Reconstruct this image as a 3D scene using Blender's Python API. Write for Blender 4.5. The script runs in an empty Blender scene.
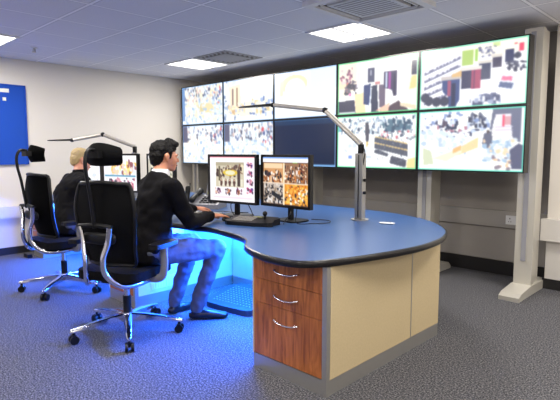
import bpy, bmesh, math, random
import numpy as np
from mathutils import Vector, Matrix, noise
PI = math.pi
random.seed(7)
SC = bpy.context.scene
C = SC.collection
V = Vector

# ------------------------------------------------------------------ materials
def srgb(r, g, b):
    f = lambda c: (c/255)/12.92 if c/255 <= .04045 else ((c/255+.055)/1.055)**2.4
    return (f(r), f(g), f(b), 1)

def mat(name, col, rough=.5, metal=0, bump=0, bscale=80, var=0, vscale=30, emit=None, estr=0, stretch=None, spec=None, coat=0, alpha=None):
    m = bpy.data.materials.new(name); m.use_nodes = True
    nt = m.node_tree; n = nt.nodes; l = nt.links; b = n['Principled BSDF']
    b.inputs['Base Color'].default_value = col
    b.inputs['Roughness'].default_value = rough
    b.inputs['Metallic'].default_value = metal
    if spec is not None: b.inputs['Specular IOR Level'].default_value = spec
    if coat: b.inputs['Coat Weight'].default_value = coat
    if bump or var:
        tc = n.new('ShaderNodeTexCoord'); mp = n.new('ShaderNodeMapping')
        l.new(tc.outputs['Object'], mp.inputs['Vector'])
        if stretch: mp.inputs['Scale'].default_value = stretch
    if var:
        t = n.new('ShaderNodeTexNoise'); t.inputs['Scale'].default_value = vscale; t.inputs['Detail'].default_value = 4
        l.new(mp.outputs[0], t.inputs['Vector'])
        r = n.new('ShaderNodeValToRGB')
        r.color_ramp.elements[0].position = .3; r.color_ramp.elements[1].position = .7
        r.color_ramp.elements[0].color = [c*(1-var) for c in col[:3]]+[1]
        r.color_ramp.elements[1].color = [min(1, c*(1+var)) for c in col[:3]]+[1]
        l.new(t.outputs['Fac'], r.inputs['Fac']); l.new(r.outputs['Color'], b.inputs['Base Color'])
    if bump:
        t = n.new('ShaderNodeTexNoise'); t.inputs['Scale'].default_value = bscale; t.inputs['Detail'].default_value = 3
        l.new(mp.outputs[0], t.inputs['Vector'])
        bp = n.new('ShaderNodeBump'); bp.inputs['Strength'].default_value = bump; bp.inputs['Distance'].default_value = .01
        l.new(t.outputs['Fac'], bp.inputs['Height']); l.new(bp.outputs[0], b.inputs['Normal'])
    if emit:
        b.inputs['Emission Color'].default_value = emit; b.inputs['Emission Strength'].default_value = estr
    return m

def carpet_mat():
    m = bpy.data.materials.new('speckled_carpet'); m.use_nodes = True
    nt = m.node_tree; n = nt.nodes; l = nt.links; b = n['Principled BSDF']
    b.inputs['Roughness'].default_value = .95; b.inputs['Specular IOR Level'].default_value = .15
    tc = n.new('ShaderNodeTexCoord')
    t = n.new('ShaderNodeTexNoise'); t.inputs['Scale'].default_value = 105; t.inputs['Detail'].default_value = 3; t.inputs['Roughness'].default_value = .7
    l.new(tc.outputs['Object'], t.inputs['Vector'])
    r = n.new('ShaderNodeValToRGB'); e = r.color_ramp.elements
    e[0].position = .36; e[0].color = srgb(40, 40, 43); e[1].position = .64; e[1].color = srgb(132, 130, 132)
    x = e.new(.5); x.color = srgb(76, 76, 81)
    l.new(t.outputs['Fac'], r.inputs['Fac'])
    l.new(r.outputs['Color'], b.inputs['Base Color'])
    bp = n.new('ShaderNodeBump'); bp.inputs['Strength'].default_value = .4; bp.inputs['Distance'].default_value = .01
    l.new(t.outputs['Fac'], bp.inputs['Height']); l.new(bp.outputs[0], b.inputs['Normal'])
    return m

def ceiling_mat():
    m = bpy.data.materials.new('ceiling_tiles'); m.use_nodes = True
    nt = m.node_tree; n = nt.nodes; l = nt.links; b = n['Principled BSDF']
    b.inputs['Roughness'].default_value = .9
    tc = n.new('ShaderNodeTexCoord'); sx = n.new('ShaderNodeSeparateXYZ'); l.new(tc.outputs['Object'], sx.inputs[0])
    def line(sock, off):
        a = n.new('ShaderNodeMath'); a.operation = 'ADD'; a.inputs[1].default_value = off; l.new(sock, a.inputs[0])
        d = n.new('ShaderNodeMath'); d.operation = 'DIVIDE'; d.inputs[1].default_value = .605; l.new(a.outputs[0], d.inputs[0])
        f = n.new('ShaderNodeMath'); f.operation = 'FRACT'; l.new(d.outputs[0], f.inputs[0])
        s = n.new('ShaderNodeMath'); s.operation = 'SUBTRACT'; s.inputs[1].default_value = .5; l.new(f.outputs[0], s.inputs[0])
        ab = n.new('ShaderNodeMath'); ab.operation = 'ABSOLUTE'; l.new(s.outputs[0], ab.inputs[0])
        g = n.new('ShaderNodeMath'); g.operation = 'GREATER_THAN'; g.inputs[1].default_value = .478; l.new(ab.outputs[0], g.inputs[0])
        g2 = n.new('ShaderNodeMath'); g2.operation = 'GREATER_THAN'; g2.inputs[1].default_value = .468; l.new(ab.outputs[0], g2.inputs[0])
        return g, g2
    ax, ax2 = line(sx.outputs[0], 3.16+.605*40); ay, ay2 = line(sx.outputs[1], -3.58+.605*40)
    mx = n.new('ShaderNodeMath'); mx.operation = 'MAXIMUM'; l.new(ax.outputs[0], mx.inputs[0]); l.new(ay.outputs[0], mx.inputs[1])
    mx2 = n.new('ShaderNodeMath'); mx2.operation = 'MAXIMUM'; l.new(ax2.outputs[0], mx2.inputs[0]); l.new(ay2.outputs[0], mx2.inputs[1])
    t = n.new('ShaderNodeTexNoise'); t.inputs['Scale'].default_value = 120; l.new(tc.outputs['Object'], t.inputs['Vector'])
    r = n.new('ShaderNodeValToRGB'); r.color_ramp.elements[0].position = .35; r.color_ramp.elements[1].position = .6
    r.color_ramp.elements[0].color = srgb(212, 213, 220); r.color_ramp.elements[1].color = srgb(232, 232, 238)
    l.new(t.outputs['Fac'], r.inputs['Fac'])
    m0 = n.new('ShaderNodeMix'); m0.data_type = 'RGBA'; l.new(mx2.outputs[0], m0.inputs['Factor'])
    l.new(r.outputs['Color'], m0.inputs['A']); m0.inputs['B'].default_value = srgb(176, 176, 184)
    mi = n.new('ShaderNodeMix'); mi.data_type = 'RGBA'; l.new(mx.outputs[0], mi.inputs['Factor'])
    l.new(m0.outputs['Result'], mi.inputs['A']); mi.inputs['B'].default_value = srgb(252, 252, 255)
    l.new(mi.outputs['Result'], b.inputs['Base Color'])
    return m

def wood_mat(name, dark, light, axis='z'):
    m = bpy.data.materials.new(name); m.use_nodes = True
    nt = m.node_tree; n = nt.nodes; l = nt.links; b = n['Principled BSDF']
    b.inputs['Roughness'].default_value = .38
    tc = n.new('ShaderNodeTexCoord'); mp = n.new('ShaderNodeMapping'); l.new(tc.outputs['Object'], mp.inputs['Vector'])
    mp.inputs['Scale'].default_value = (9, 9, 1.1) if axis == 'z' else (1.2, 9, 9)
    t = n.new('ShaderNodeTexNoise'); t.inputs['Scale'].default_value = 3; t.inputs['Detail'].default_value = 6; t.inputs['Distortion'].default_value = 1.6
    l.new(mp.outputs[0], t.inputs['Vector'])
    r = n.new('ShaderNodeValToRGB'); r.color_ramp.elements[0].position = .32; r.color_ramp.elements[1].position = .68
    r.color_ramp.elements[0].color = dark; r.color_ramp.elements[1].color = light
    l.new(t.outputs['Fac'], r.inputs['Fac']); l.new(r.outputs['Color'], b.inputs['Base Color'])
    return m

def screen_mat(name, strength):
    m = bpy.data.materials.new(name); m.use_nodes = True
    nt = m.node_tree; n = nt.nodes; l = nt.links; b = n['Principled BSDF']
    b.inputs['Base Color'].default_value = (.01, .01, .012, 1); b.inputs['Roughness'].default_value = .25
    a = n.new('ShaderNodeAttribute'); a.attribute_name = 'picture'
    l.new(a.outputs['Color'], b.inputs['Emission Color']); b.inputs['Emission Strength'].default_value = strength
    return m

M = dict(
    carpet=carpet_mat(), ceiling=ceiling_mat(),
    wall_l=mat('wall_paint_white', srgb(216, 210, 201), .85, bump=.05, bscale=150),
    wall_b=mat('wall_paint_beige', srgb(158, 152, 146), .85, bump=.05, bscale=150),
    trunk=mat('trunking_plastic', srgb(206, 202, 196), .45), trunkgrey=mat('trunking_grey', srgb(164, 159, 154), .45),
    skirt=mat('skirting_dark', srgb(26, 24, 26), .5),
    blueboard=mat('blue_felt', srgb(14, 70, 170), .9, bump=.2, bscale=300),
    alu=mat('brushed_aluminium', srgb(178, 176, 172), .38, .75, bump=.03, bscale=60),
    polished=mat('polished_aluminium', srgb(214, 214, 220), .16, 1),
    stand=mat('stand_silver', srgb(196, 192, 182), .42, .35),
    silverplastic=mat('silver_plastic', srgb(180, 180, 184), .4, .2),
    black=mat('black_plastic', srgb(13, 13, 15), .4, spec=.3),
    blacksoft=mat('black_mesh_fabric', srgb(9, 9, 11), .85, spec=.15, bump=.4, bscale=500),
    bezel=mat('bezel_black', srgb(12, 12, 14), .3),
    top=mat('worktop_blue_laminate', srgb(54, 90, 146), .30, var=.15, vscale=300),
    edge=mat('worktop_black_edge', srgb(16, 15, 18), .3),
    wood=wood_mat('walnut_veneer', srgb(118, 62, 28), srgb(186, 112, 58)),
    beige=mat('beige_laminate', srgb(186, 168, 132), .55, var=.05, vscale=90),
    whitelam=mat('pale_laminate', srgb(204, 206, 210), .5),
    lampgrey=mat('lamp_arm_silver', srgb(186, 180, 170), .4, .3),
    skin=mat('skin', srgb(206, 140, 108), .5, var=.06, vscale=20),
    skin2=mat('skin_rosy', srgb(222, 158, 132), .5, var=.06, vscale=20),
    hair=mat('hair_dark', srgb(10, 8, 8), .6, spec=.2, bump=.4, bscale=120, stretch=(1, 1, .3)),
    hair2=mat('hair_sandy_grey', srgb(188, 164, 118), .6, bump=.6, bscale=120, stretch=(1, 1, .3)),
    suit=mat('suit_black_wool', srgb(11, 10, 13), .85, spec=.12, bump=.35, bscale=22),
    suit2=mat('suit_charcoal_wool', srgb(14, 13, 16), .85, spec=.12, bump=.35, bscale=22),
    trouser=mat('trousers_grey_wool', srgb(74, 80, 98), .85, bump=.5, bscale=18),
    shirt=mat('shirt_white', srgb(226, 226, 230), .8),
    leather=mat('shoe_leather', srgb(22, 18, 20), .3),
    eyew=mat('eye_white', srgb(230, 228, 224), .3), lips=mat('lip', srgb(160, 90, 78), .5),
    diffuser=mat('light_diffuser', srgb(250, 248, 240), .6, emit=(1, .97, .9, 1), estr=3.2),
    white=mat('white_enamel', srgb(224, 224, 226), .5),
    grilledark=mat('vent_dark', srgb(62, 50, 44), .7),
    ventgrey=mat('vent_grey', srgb(140, 140, 146), .6),
    keys=mat('key_grey', srgb(150, 146, 142), .5), lcd=mat('phone_display', srgb(150, 150, 92), .3),
    grey=mat('phone_grey', srgb(120, 120, 126), .5),
    led=mat('blue_led', srgb(20, 90, 255), .5, emit=(.02, .3, 1, 1), estr=14),
    paper=mat('paper_label', srgb(224, 226, 214), .7),
    rubber=mat('rubber_mat', srgb(44, 46, 52), .6),
    screen=screen_mat('wall_screen_picture', 1.0), monscreen=screen_mat('monitor_picture', .95),
)

# ------------------------------------------------------------------ mesh helpers
def link(name, me, m=None, parent=None):
    o = bpy.data.objects.new(name, me); C.objects.link(o)
    if m is not None:
        for k in (m if isinstance(m, (list, tuple)) else [m]): me.materials.append(M[k])
    if parent: o.parent = parent
    return o

def obj(name, bm, m, parent=None, smooth=False, bevel=0, segs=2):
    if bevel:
        es = [e for e in bm.edges if len(e.link_faces) == 2 and e.calc_face_angle(0) > .6]
        bmesh.ops.bevel(bm, geom=es, offset=bevel, segments=segs, affect='EDGES', clamp_overlap=True, profile=.5)
    bmesh.ops.recalc_face_normals(bm, faces=bm.faces)
    me = bpy.data.meshes.new(name); bm.to_mesh(me); bm.free()
    if smooth:
        for p in me.polygons: p.use_smooth = True
        try: me.set_sharp_from_angle(angle=math.radians(40))
        except Exception: pass
    return link(name, me, m, parent)

def thing(name, label, cat, loc=(0, 0, 0), rz=0, group=None):
    o = bpy.data.objects.new(name, None); C.objects.link(o)
    o.location = loc; o.rotation_euler = (0, 0, rz); o['label'] = label; o['category'] = cat
    if group: o['group'] = group
    o.empty_display_size = .1
    return o

def tag(o, label, cat, group=None, kind=None):
    o['label'] = label; o['category'] = cat
    if group: o['group'] = group
    if kind: o['kind'] = kind
    return o

def struct(o, label=None):
    o['kind'] = 'structure'
    if label: o['label'] = label
    return o

def box(x0, x1, y0, y1, z0, z1, bm=None, mtx=None):
    bm = bm or bmesh.new()
    vs = [bm.verts.new(V((x, y, z))) for z in (z0, z1) for x, y in ((x0, y0), (x1, y0), (x1, y1), (x0, y1))]
    for f in ((3, 2, 1, 0), (4, 5, 6, 7), (0, 1, 5, 4), (1, 2, 6, 5), (2, 3, 7, 6), (3, 0, 4, 7)):
        bm.faces.new([vs[i] for i in f])
    if mtx is not None: bmesh.ops.transform(bm, matrix=mtx, verts=vs)
    return bm

def prism(pts, z0, z1, bm=None):
    bm = bm or bmesh.new()
    a = [bm.verts.new((x, y, z0)) for x, y in pts]; b = [bm.verts.new((x, y, z1)) for x, y in pts]
    n = len(pts)
    bm.faces.new(a[::-1]); bm.faces.new(b)
    for i in range(n): bm.faces.new((a[i], a[(i+1) % n], b[(i+1) % n], b[i]))
    return bm

def cyl(p0, p1, r0, r1=None, bm=None, seg=16):
    bm = bm or bmesh.new(); r1 = r0 if r1 is None else r1
    p0 = V(p0); p1 = V(p1); d = p1-p0
    q = d.to_track_quat('Z', 'Y').to_matrix().to_4x4()
    r = bmesh.ops.create_cone(bm, cap_ends=True, segments=seg, radius1=r0, radius2=r1, depth=d.length,
                              matrix=Matrix.Translation((p0+p1)/2) @ q)
    return bm

def catmull(pts, n=8):
    pts = [V(p) for p in pts]; P = [pts[0]*2-pts[1]]+pts+[pts[-1]*2-pts[-2]]; out = []
    for i in range(1, len(P)-2):
        for k in range(n):
            t = k/n; a, b, c, d = P[i-1], P[i], P[i+1], P[i+2]
            out.append(.5*((2*b)+(c-a)*t+(2*a-5*b+4*c-d)*t*t+(3*b-a-3*c+d)*t**3))
    out.append(pts[-1]); return out

def tube(pts, r, bm=None, seg=10, smooth=8, flat=1, radii=None):
    bm = bm or bmesh.new()
    P = catmull(pts, smooth) if smooth and len(pts) > 2 else [V(p) for p in pts]
    up = V((0, 0, 1)); rings = []; prev = None
    for i, p in enumerate(P):
        t = (P[min(i+1, len(P)-1)]-P[max(i-1, 0)]).normalized()
        if prev is None: s = t.cross(up if abs(t.z) < .9 else V((1, 0, 0))).normalized()
        else: s = (prev-t*prev.dot(t)).normalized()
        prev = s; u = s.cross(t)
        rr = r if radii is None else radii[0]+(radii[1]-radii[0])*i/(len(P)-1)
        rings.append([bm.verts.new(p+s*math.cos(2*PI*k/seg)*rr+u*math.sin(2*PI*k/seg)*rr*flat) for k in range(seg)])
    for a, b in zip(rings, rings[1:]):
        for k in range(seg): bm.faces.new((a[k], a[(k+1) % seg], b[(k+1) % seg], b[k]))
    bm.faces.new(rings[0][::-1]); bm.faces.new(rings[-1])
    return bm

def ellipsoid(c, r, bm=None, mtx=None, sub=3):
    bm = bm or bmesh.new()
    m = Matrix.Translation(V(c)) @ Matrix.Diagonal((r[0], r[1], r[2], 1))
    if mtx is not None: m = mtx @ m
    bmesh.ops.create_icosphere(bm, subdivisions=sub, radius=1, matrix=m)
    return bm

def hull(bm, balls, mtx=None):
    """convex hull round a few ellipsoids ((x,y,z), r or (rx,ry,rz))"""
    t = bmesh.new()
    for c, r in balls:
        r = (r, r, r) if not isinstance(r, (tuple, list)) else r
        m = Matrix.Translation(V(c)) @ Matrix.Diagonal((r[0], r[1], r[2], 1))
        if mtx is not None: m = mtx @ m
        bmesh.ops.create_icosphere(t, subdivisions=2, radius=1, matrix=m)
    g = bmesh.ops.convex_hull(t, input=t.verts)
    junk = [e for e in g['geom_interior'] if isinstance(e, bmesh.types.BMVert)]
    bmesh.ops.delete(t, geom=junk, context='VERTS')
    me = bpy.data.meshes.new('tmp'); t.to_mesh(me); t.free(); bm.from_mesh(me); bpy.data.meshes.remove(me)
    return bm

def chain(bm, pts, mtx=None):
    for a, b in zip(pts, pts[1:]): hull(bm, [a, b], mtx)

def organic(name, bm, m, parent=None, voxel=.008, smooth=4, wrinkle=0, wscale=9):
    """one continuous skin round everything in bm"""
    me = bpy.data.meshes.new(name); bm.to_mesh(me); bm.free()
    o = bpy.data.objects.new(name, me); C.objects.link(o)
    r = o.modifiers.new('r', 'REMESH'); r.mode = 'VOXEL'; r.voxel_size = voxel
    s = o.modifiers.new('s', 'SMOOTH'); s.iterations = smooth; s.factor = .5
    dg = bpy.context.evaluated_depsgraph_get(); dg.update()
    me2 = bpy.data.meshes.new_from_object(o.evaluated_get(dg)); me2.name = name
    bpy.data.objects.remove(o); bpy.data.meshes.remove(me)
    if wrinkle:
        nn = [v.normal.copy() for v in me2.vertices]
        for v, k in zip(me2.vertices, nn):
            q = v.co*wscale
            v.co += k*wrinkle*(noise.noise(V((q.x, q.y, q.z*1.8)))+.6*noise.noise(q*2.3))
    me2.materials.clear()
    for p in me2.polygons: p.use_smooth = True
    return link(name, me2, m, parent)

def kids(o): return [c for c in bpy.data.objects if c.parent == o]
def copy_tree(o, parent=None):
    c = o.copy(); C.objects.link(c); c.parent = parent
    for ch in kids(o): copy_tree(ch, c)
    return c

# ------------------------------------------------------------------ picture painter for the lit screens
class Pic:
    def __init__(s, w, h, bg):
        s.w, s.h = w, h; s.a = np.empty((h, w, 3)); s.a[:] = bg
        s.u, s.v = np.meshgrid((np.arange(w)+.5)/w, (np.arange(h)+.5)/h)
    def put(s, mask, c, al=1): s.a[mask] = s.a[mask]*(1-al)+np.array(c)*al
    def rect(s, u0, v0, u1, v1, c, al=1): s.put((s.u >= u0) & (s.u < u1) & (s.v >= v0) & (s.v < v1), c, al)
    def ell(s, cu, cv, ru, rv, c, al=1): s.put(((s.u-cu)/ru)**2+((s.v-cv)/rv)**2 < 1, c, al)
    def poly(s, pts, c, al=1):
        ins = np.zeros(s.u.shape, bool); n = len(pts)
        for i in range(n):
            (x0, y0), (x1, y1) = pts[i], pts[(i+1) % n]
            if y0 == y1: continue
            cr = ((y0 > s.v) != (y1 > s.v)) & (s.u < (x1-x0)*(s.v-y0)/(y1-y0)+x0); ins ^= cr
        s.put(ins, c, al)
    def blobs(s, u0, v0, u1, v1, n, cols, size, tall=1, al=1, seed=1):
        r = random.Random(seed)
        for i in range(int(n*1.5)):
            z = size*r.uniform(.35, 1.1); q = size*r.uniform(.35, 1.1)*1.6*tall; cu, cv = r.uniform(u0, u1), r.uniform(v0, v1); c = r.choice(cols)
            if r.random() < .5: s.ell(cu, cv, z, q, c, al)
            else: s.poly([(cu-z, cv-q), (cu+z*.8, cv-q*.7), (cu+z, cv+q), (cu-z*.7, cv+q*.8)], c, al)
    def border(s, c, t=.012):
        m = (s.u < t) | (s.u > 1-t) | (s.v < t*1.6) | (s.v > 1-t*1.6); s.put(m, c)
    def blur(s, n=1):
        for _ in range(n):
            q = np.pad(s.a, ((1, 1), (1, 1), (0, 0)), 'edge'); s.a = (q[1:-1, 1:-1]*2+q[:-2, 1:-1]+q[2:, 1:-1]+q[1:-1, :-2]+q[1:-1, 2:])/6
        return s
    def mesh(s, name, W, H, m, parent):
        """flat grid of W x H metres in the xz plane facing -y, one point per picture dot"""
        w, h = s.w, s.h; X = np.linspace(-W/2, W/2, w); Z = np.linspace(H/2, -H/2, h)
        xx, zz = np.meshgrid(X, Z)
        co = np.stack([xx, np.zeros_like(xx), zz], -1).reshape(-1, 3)
        i = np.arange(w*h).reshape(h, w)
        q = np.stack([i[:-1, :-1], i[1:, :-1], i[1:, 1:], i[:-1, 1:]], -1).reshape(-1, 4)
        me = bpy.data.meshes.new(name); me.from_pydata(co.tolist(), [], q.tolist())
        c = s.a/255.; lin = np.where(c <= .04045, c/12.92, ((c+.055)/1.055)**2.4)
        at = me.color_attributes.new('picture', 'FLOAT_COLOR', 'POINT')
        at.data.foreach_set('color', np.concatenate([lin.reshape(-1, 3), np.ones((w*h, 1))], 1).astype('f').ravel())
        return link(name, me, m, parent)

W_ = (250, 248, 250); NAVY = (30, 34, 70); DK = (40, 40, 56); BL = (170, 200, 225); GR = (190, 188, 196)
def pic_shoes():      # top row, right end
    p = Pic(150, 84, W_)
    p.rect(0, 0, 1, .22, (252, 246, 226)); p.poly([(0, .2), (.45, .05), (.45, .4), (0, .9)], (236, 232, 240))
    for k in range(5):
        y0 = .27+k*.125
        p.poly([(.05, y0+.1), (.41, y0-.10), (.41, y0-.055), (.05, y0+.155)], (96, 98, 128))
        p.poly([(.05, y0+.155), (.41, y0-.055), (.41, y0-.04), (.05, y0+.18)], (250, 250, 255))
    r = random.Random(3)
    for k in range(90):
        t = r.random(); row = r.randrange(5); p.ell(.05+.36*t, .27+row*.125+.1-.2*t+.01, .007, .014, (235, 235, 245))
    p.rect(.42, .10, .53, .33, (166, 196, 96)); p.rect(.54, .09, .57, .28, (150, 196, 80)); p.rect(.70, .03, .76, .1, (200, 220, 140))
    p.blobs(.58, .08, .72, .25, 18, [(90, 96, 130), (220, 220, 230), (120, 120, 150)], .016, seed=4)
    p.rect(.81, .17, .88, .36, (38, 42, 78)); p.rect(.70, .25, .78, .42, (44, 40, 66)); p.rect(.58, .32, .69, .58, (34, 40, 72))
    p.rect(.57, .28, .7, .335, (214, 206, 196)); p.rect(.69, .22, .79, .26, (214, 206, 196))
    p.rect(.42, .40, .515, .70, (38, 38, 70)); p.rect(.515, .40, .60, .72, (150, 44, 80)); p.rect(.535, .42, .55, .72, (90, 30, 70)); p.rect(.41, .36, .61, .42, (222, 214, 208))
    p.poly([(.23, .52), (.41, .54), (.41, .86), (.37, .98), (.30, .98), (.29, .8), (.24, .72)], (46, 60, 112)); p.rect(.29, .55, .32, .8, (150, 66, 96)); p.rect(.33, .6, .37, .97, (26, 30, 60))
    p.rect(.22, .48, .42, .53, (190, 180, 176)); p.poly([(.33, .45), (.42, .40), (.42, .5), (.33, .5)], (214, 170, 110))
    for cx, cy in ((.1, .86), (.18, .88), (.26, .88), (.06, .8)): p.ell(cx, cy, .045, .08, (40, 42, 64))
    p.blobs(.5, .82, .78, .96, 22, [(80, 88, 124), (150, 160, 190), (222, 224, 236), (60, 66, 100)], .03, seed=6)
    p.poly([(.78, .5), (.94, .55), (.9, .85), (.76, .7)], (222, 226, 236)); p.poly([(.79, .56), (.88, .58), (.87, .64), (.78, .62)], (226, 90, 130)); p.poly([(.77, .64), (.89, .68), (.87, .76), (.76, .72)], (60, 76, 120))
    p.blobs(.83, .36, .97, .5, 16, [(38, 40, 62), (70, 72, 96)], .02, seed=8); p.ell(.91, .27, .03, .05, (50, 52, 70))
    p.rect(.92, .1, .96, .22, (226, 60, 90)); p.rect(.88, .08, .91, .11, (220, 80, 90))
    p.border((90, 200, 160)); return p
def pic_promo():      # bottom row, right end
    p = Pic(150, 84, (252, 252, 248))
    p.blobs(.03, .05, .7, .4, 60, [(120, 140, 190), (190, 205, 230), (60, 66, 96), (230, 230, 240), (210, 220, 240)], .025, seed=10)
    p.blobs(.2, .2, .5, .42, 18, [(40, 46, 72), (70, 60, 80), (170, 110, 130)], .024, 1.2, seed=11)
    p.blobs(.5, .08, .66, .3, 14, [(44, 48, 70), (90, 96, 120)], .02, 1.5, seed=12)
    p.blobs(.05, .35, .5, .7, 60, [(206, 222, 240), (240, 244, 250), (180, 200, 224), (228, 232, 240)], .03, seed=13)
    p.poly([(.42, .62), (.60, .45), (.60, .62), (.36, .78), (.30, .72)], (240, 208, 150)); p.poly([(.15, .8), (.45, .62), (.45, .7), (.3, .85)], (244, 230, 200)); p.poly([(.36, .64), (.44, .58), (.44, .66), (.36, .72)], (236, 176, 110))
    p.poly([(.05, .62), (.14, .68), (.17, .9), (.06, .92)], (204, 212, 178))
    p.poly([(.72, .03), (.97, .0), (.97, .55), (.9, .5), (.87, .12), (.74, .16), (.72, .35), (.70, .35)], (92, 96, 122))
    p.rect(.745, .11, .88, .38, (236, 228, 236)); p.rect(.81, .12, .825, .3, (226, 70, 100)); p.rect(.83, .14, .88, .27, (210, 150, 160))
    for k in range(4): p.rect(.72, .3+.045*k, .9, .315+.045*k, (190, 180, 200))
    p.poly([(.65, .4), (.72, .36), (.73, .6), (.66, .65), (.635, .55)], (84, 88, 110)); p.ell(.685, .37, .014, .03, (70, 60, 60))
    p.blobs(.65, .5, .92, .85, 50, [(190, 210, 230), (150, 180, 210), (232, 236, 240), (246, 210, 170), (210, 220, 226)], .028, seed=14)
    p.poly([(.88, .66), (.95, .56), (1, .6), (1, .96), (.9, .95)], (70, 72, 100)); p.blobs(.72, .75, .9, .95, 8, [(130, 116, 130), (236, 190, 150)], .02, seed=15)
    p.border((70, 200, 170)); return p
def pic_boutique():   # top row, second from right
    p = Pic(140, 80, (252, 250, 246))
    p.poly([(0, .05), (.25, 0), (.3, .5), (0, .7)], (250, 236, 212)); p.rect(.02, .35, .12, .5, (240, 214, 176))
    p.blobs(.04, .12, .2, .4, 24, [(180, 110, 130), (220, 200, 200), (110, 70, 90), (236, 222, 210)], .022, seed=20)
    p.blobs(.1, .38, .26, .6, 22, [(52, 44, 60), (90, 80, 96), (210, 120, 110), (40, 40, 54)], .028, seed=21)
    p.poly([(.01, .74), (.23, .72), (.25, 1), (.01, 1)], (34, 34, 56))
    p.poly([(.23, .62), (.36, .6), (.38, .98), (.25, .98)], (248, 214, 160)); p.ell(.17, .62, .02, .03, (236, 120, 170))
    p.rect(.40, .16, .485, .42, (66, 68, 92)); p.rect(.43, .2, .45, .3, (150, 150, 170))
    p.rect(.26, .2, .31, .5, (222, 218, 226)); p.rect(.34, .15, .36, .45, (206, 206, 220))
    p.poly([(.35, .47), (.44, .45), (.43, .85), (.35, .82)], (32, 44, 92)); p.poly([(.44, .5), (.52, .48), (.54, .98), (.45, .98)], (34, 38, 60)); p.poly([(.54, .48), (.62, .5), (.62, .9), (.55, .9)], (92, 78, 98))
    p.poly([(.44, .52), (.455, .52), (.44, .9), (.42, .9)], (230, 236, 246)); p.rect(.49, .42, .56, .47, (196, 120, 120))
    p.poly([(.60, .26), (.76, .26), (.76, .7), (.72, .72), (.70, .6), (.60, .55)], (52, 46, 76)); p.rect(.655, .28, .685, .58, (150, 60, 140)); p.rect(.625, .28, .64, .55, (190, 200, 226)); p.rect(.72, .32, .735, .7, (34, 34, 50))
    p.rect(.60, .18, .67, .23, (220, 214, 210))
    p.poly([(.55, .98), (.78, .8), (.9, .98)], (64, 48, 58)); p.poly([(.5, .96), (.68, .82), (.66, .98)], (246, 190, 160))
    p.rect(.84, .1, .98, .88, (250, 240, 222)); p.rect(.925, .12, .98, .38, (40, 38, 60)); p.poly([(.92, .4), (.98, .38), (.98, .6), (.9, .62)], (240, 206, 130)); p.poly([(.8, .84), (.98, .9), (.98, .98), (.8, .9)], (226, 206, 170))
    p.rect(.02, .95, .24, .98, (220, 220, 226)); p.border((70, 190, 110)); return p
def pic_store():      # bottom row, second from right
    p = Pic(140, 80, (250, 252, 252))
    p.blobs(.05, .06, .98, .34, 130, [(120, 140, 170), (200, 216, 226), (60, 72, 96), (226, 232, 236), (150, 170, 180)], .018, 1.3, seed=30)
    p.blobs(.6, .12, .92, .3, 24, [(44, 66, 90), (70, 100, 120)], .024, 1.4, seed=31)
    p.blobs(.5, .32, .98, .48, 50, [(70, 80, 100), (220, 226, 230), (130, 140, 150), (200, 90, 100)], .016, seed=32)
    p.rect(.0, .1, .06, .3, (110, 170, 190))
    p.poly([(.375, .14), (.42, .13), (.435, .3), (.42, .56), (.395, .56), (.38, .35)], (62, 62, 74)); p.poly([(.395, .5), (.42, .5), (.415, .6), (.39, .6)], (236, 200, 110))
    for k, (dx, dy) in enumerate(((0, 0), (0, .115), (.0, .23))):
        u1 = .9 if k < 2 else .62
        p.poly([(.50, .43+dy), (.56, .4+dy), (.9, .56+dy), (.9, .66+dy), (.5, .51+dy)] if k < 2 else [(.5, .66), (.54, .64), (.68, .73), (.66, .78), (.5, .71)], (66, 70, 84))
        p.poly([(.50, .395+dy), (.9, .535+dy), (.9, .555+dy), (.5, .415+dy)], (240, 200, 120)) if k < 2 else None
    p.poly([(.70, .80), (.72, .76), (.89, .84), (.88, .97), (.69, .9)], (60, 62, 76)); p.poly([(.9, .82), (.99, .78), (.99, .97), (.89, .97)], (250, 214, 140))
    p.blobs(.52, .43, .88, .9, 60, [(110, 116, 130), (90, 94, 108)], .008, seed=33)
    p.blobs(.1, .5, .45, .92, 40, [(216, 228, 240), (200, 214, 222), (240, 226, 226), (236, 242, 246)], .025, seed=34); p.rect(.16, .76, .21, .82, (110, 140, 220))
    p.border((70, 200, 130)); return p
def pic_blown():      # top row, middle
    p = Pic(120, 68, (250, 252, 252))
    p.poly([(.6, 0), (1, 0), (1, .45), (.6, .4)], (222, 240, 252)); p.rect(.5, 0, .6, .3, (240, 248, 252))
    p.ell(.34, .28, .22, .20, (252, 240, 176)); p.ell(.36, .4, .17, .24, (255, 255, 250)); p.poly([(.1, .2), (.17, .16), (.16, .5), (.1, .52)], (252, 242, 190))
    p.poly([(0, .86), (1, .80), (1, 1), (0, 1)], (236, 246, 250)); p.border((60, 120, 190)); return p
def pic_dark():       # bottom row, middle: nearly black
    p = Pic(120, 68, (22, 34, 60)); p.rect(0, 0, 1, .12, (28, 52, 84)); p.rect(0, 0, 1, .02, (70, 120, 170)); p.rect(0, .95, 1, 1, (120, 170, 220)); p.rect(.985, 0, 1, 1, (130, 170, 220))
    return p
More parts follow.
